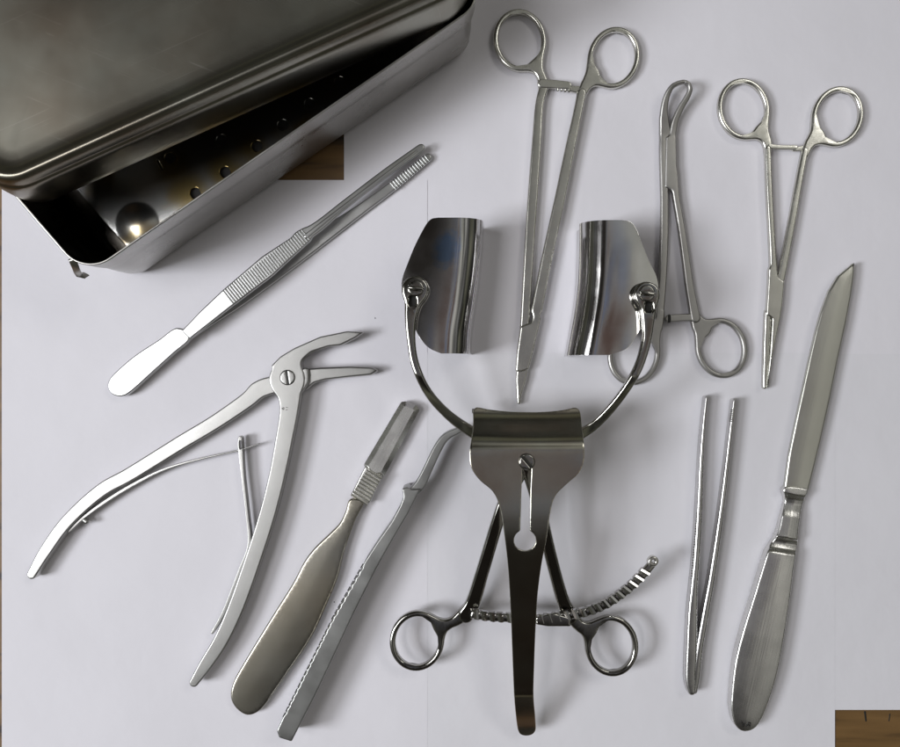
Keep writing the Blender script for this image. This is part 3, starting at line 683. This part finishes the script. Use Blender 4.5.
# handles (sloping down from the pivot to the rings)
def hz(x, y): return -34*max(0, min(1, (y-470)/150))
for sgn, leg, ring, web, lab in (
    (-1, [(527, 462, 7.5), (512, 488, 7), (500, 516, 6.4), (484, 568, 6.6), (473, 604, 7.4), (466, 616, 8)], (417, 641.5, 24.5, 27.5, 12), [(440, 627, 2.6), (455, 622, 5.5), (468, 611, 7.5)], 0),
    (1, [(527, 462, 7.5), (540, 510, 6.6), (552, 560, 6.2), (563, 600, 6.6), (571, 617, 8)], (612, 646.5, 24, 28, -8), [(591, 630, 2.6), (580, 627, 5.5), (569, 613, 7.5)], 1)):
    l = plate('handle', [('line', leg)], 50, 60, 'gun', at, k=0, rnd=2.6, zf=hz, h=.6)
    plate('finger_ring', [('raw', ell(*ring, 2.9)), ('line', web)], 17.5, 25.5, 'gun', l, k=15, rnd=2.7, h=.6)
plate('ratchet_guide', [('poly', [(536, 617), (554, 613), (571, 618), (571, 627), (548, 627), (536, 625)], 3)], 27, 35, 'gun', at, k=0, rnd=2)
rb = [(470, 613.5), (490, 616.5), (515, 618), (540, 618.5), (572, 614.6), (590, 610.5), (605.6, 604), (619, 595.5), (631, 586), (642, 575), (653, 562.5)]
bar_ = sweep('ratchet_bar', [(x, y, 28, 4.2, 3) for x, y in rb], 'gun', at, n=10, sq=.6)
q = cr_spline(rb, 1.0); cum = [0]
for a, b in zip(q[:-1], q[1:]): cum.append(cum[-1]+math.hypot(*(b-a)))
V = []; F = []; pos = 6.0
while pos < cum[-1]-7:
    i = int(np.searchsorted(cum, pos)); i2 = min(len(q)-1, i+2)
    c = q[i]; d = (q[i2]-q[i-2]); d /= np.hypot(*d); nrm = np.array((-d[1], d[0])); b = len(V)
    hw = 5.2
    for (a, z) in ((-3.4, 30.8), (-2.9, 33.6), (-.6, 35.2), (1.6, 34.4), (3.1, 31.0)):
        for s in (-1, 1):
            ins = .5 if z > 32 else 0
            p = c+d*(a+s*1.0)+nrm*s*(hw-ins); V.append(W(p[0], p[1], z, 33))
    for k_ in range(4): F.append((b+2*k_, b+2*k_+1, b+2*k_+3, b+2*k_+2))
    F.append((b, b+2, b+4, b+6, b+8)); F.append((b+1, b+3, b+5, b+7, b+9)); F.append((b, b+1, b+9, b+8))
    pos += 8.3
plate('end_knob', [('raw', [(653.2, 562, 5.2), (653.8, 561.4, 5.2)]), ('-line', [(653.4, 561.8, 1.6), (653.6, 561.6, 1.6)])], 27, 34.5, 'needle', bar_, k=0, rnd=1.6, step=.8, h=.4)
link('ratchet_teeth', V, F, 'polish', bar_, smooth=False, wn=False)
# middle valve: one bent sheet with a keyhole slot
zt_tab = [(400, 57), (405, 58), (409, 59), (414, 61), (420, 65), (427, 71), (434, 77), (440, 81), (447, 83.5), (454, 84), (462, 84), (520, 84), (560, 80), (620, 68), (680, 54), (694, 52), (702, 47), (715, 36), (730, 22), (740, 16)]
ztl = smooth_tab(zt_tab)
def vz(x, y):
    yy = y
    if y < 445: yy = y+2.2*math.sin(max(0, min(1, (x-472)/110))*math.pi)*(-1)*(445-y)/40+0
    return interp(yy, ztl)
vo = [(476, 407), (490, 409.4), (510, 411.4), (528, 412), (545, 411.6), (562, 410), (576, 407.5), (580.5, 413), (582.4, 430), (584.4, 447), (584.4, 460), (579, 473), (567, 484), (555.5, 496), (550.5, 512), (547, 537), (541.5, 565), (537.5, 597), (535.6, 630), (534.3, 665), (533.6, 695),
      (535.3, 717), (535.6, 731), (530, 735.6), (522, 735.4), (517.8, 730), (515.2, 710), (513.8, 690), (512.2, 650), (510.8, 612), (508.3, 570), (504, 532), (500, 508), (493, 492), (480, 480.5), (471.4, 468), (469.6, 452), (472, 435), (473.2, 420), (473, 410)]
slot = ell(525, 540.5, 11, 10.5, 0, 0, 28, -65, 245)
slot = [(x, y) for x, y, r in slot]+[(521.6, 490), (522.4, 470), (523.5, 462), (531, 462), (531.6, 470), (530.6, 490), (530, 530)]
f, box = make_sdf([('spoly', vo, 3), ('-poly', slot)], 0)
lps = [resample(l, 1.2) for l in contours(f, box, .5)]
P2 = []; E = []
for l in lps:
    b = len(P2)
    for i, p in enumerate(l): P2.append(Vector((float(p[0]), float(p[1])))); E.append((b+i, b+(i+1) % len(l)))
gx_, gy_ = np.meshgrid(np.arange(box[0], box[1], 2.2), np.arange(box[2], box[3], 2.2)); gd_ = f(gx_, gy_)
for x, y, d in zip(gx_.ravel(), gy_.ravel(), gd_.ravel()):
    if d < -1.2: P2.append(Vector((float(x), float(y))))
co, ed, fa, ov, oe, of = delaunay_2d_cdt(P2, E, [], 1, 1e-5)
V = [W(c[0], c[1], vz(c[0], c[1])) for c in co]
fc_ = np.array([[sum(co[i][0] for i in t)/3, sum(co[i][1] for i in t)/3] for t in fa]); fd_ = f(fc_[:, 0], fc_[:, 1])
F = [tuple(t) for t, d in zip(fa, fd_) if d < 0]
link('centre_valve', V, F, 'valve', at, wn=False, solid=2.8, bev=.55)
screw(527, 462, 88, 8.2, 50, at, 'gun', 4.0, .9)
sweep('edge_stud', [(472, 411, 24, 2.4, 2.4), (476, 411, 24, 2.4, 2.4)], 'gun', at, step=1)

# ------------------------------------------------------------------ specks on the paper
for i, (x, y, lab) in enumerate(((334, 602, 'tiny dark speck on the paper between the two elevators'), (375, 318, 'tiny speck on the paper just left of the left side blade'))):
    o = stroke_thing('dust_speck', [[(x, y, .6), (x+.5, y+.3, .5)]], 'dark', None, .2, .2); tag(o, lab, 'speck')
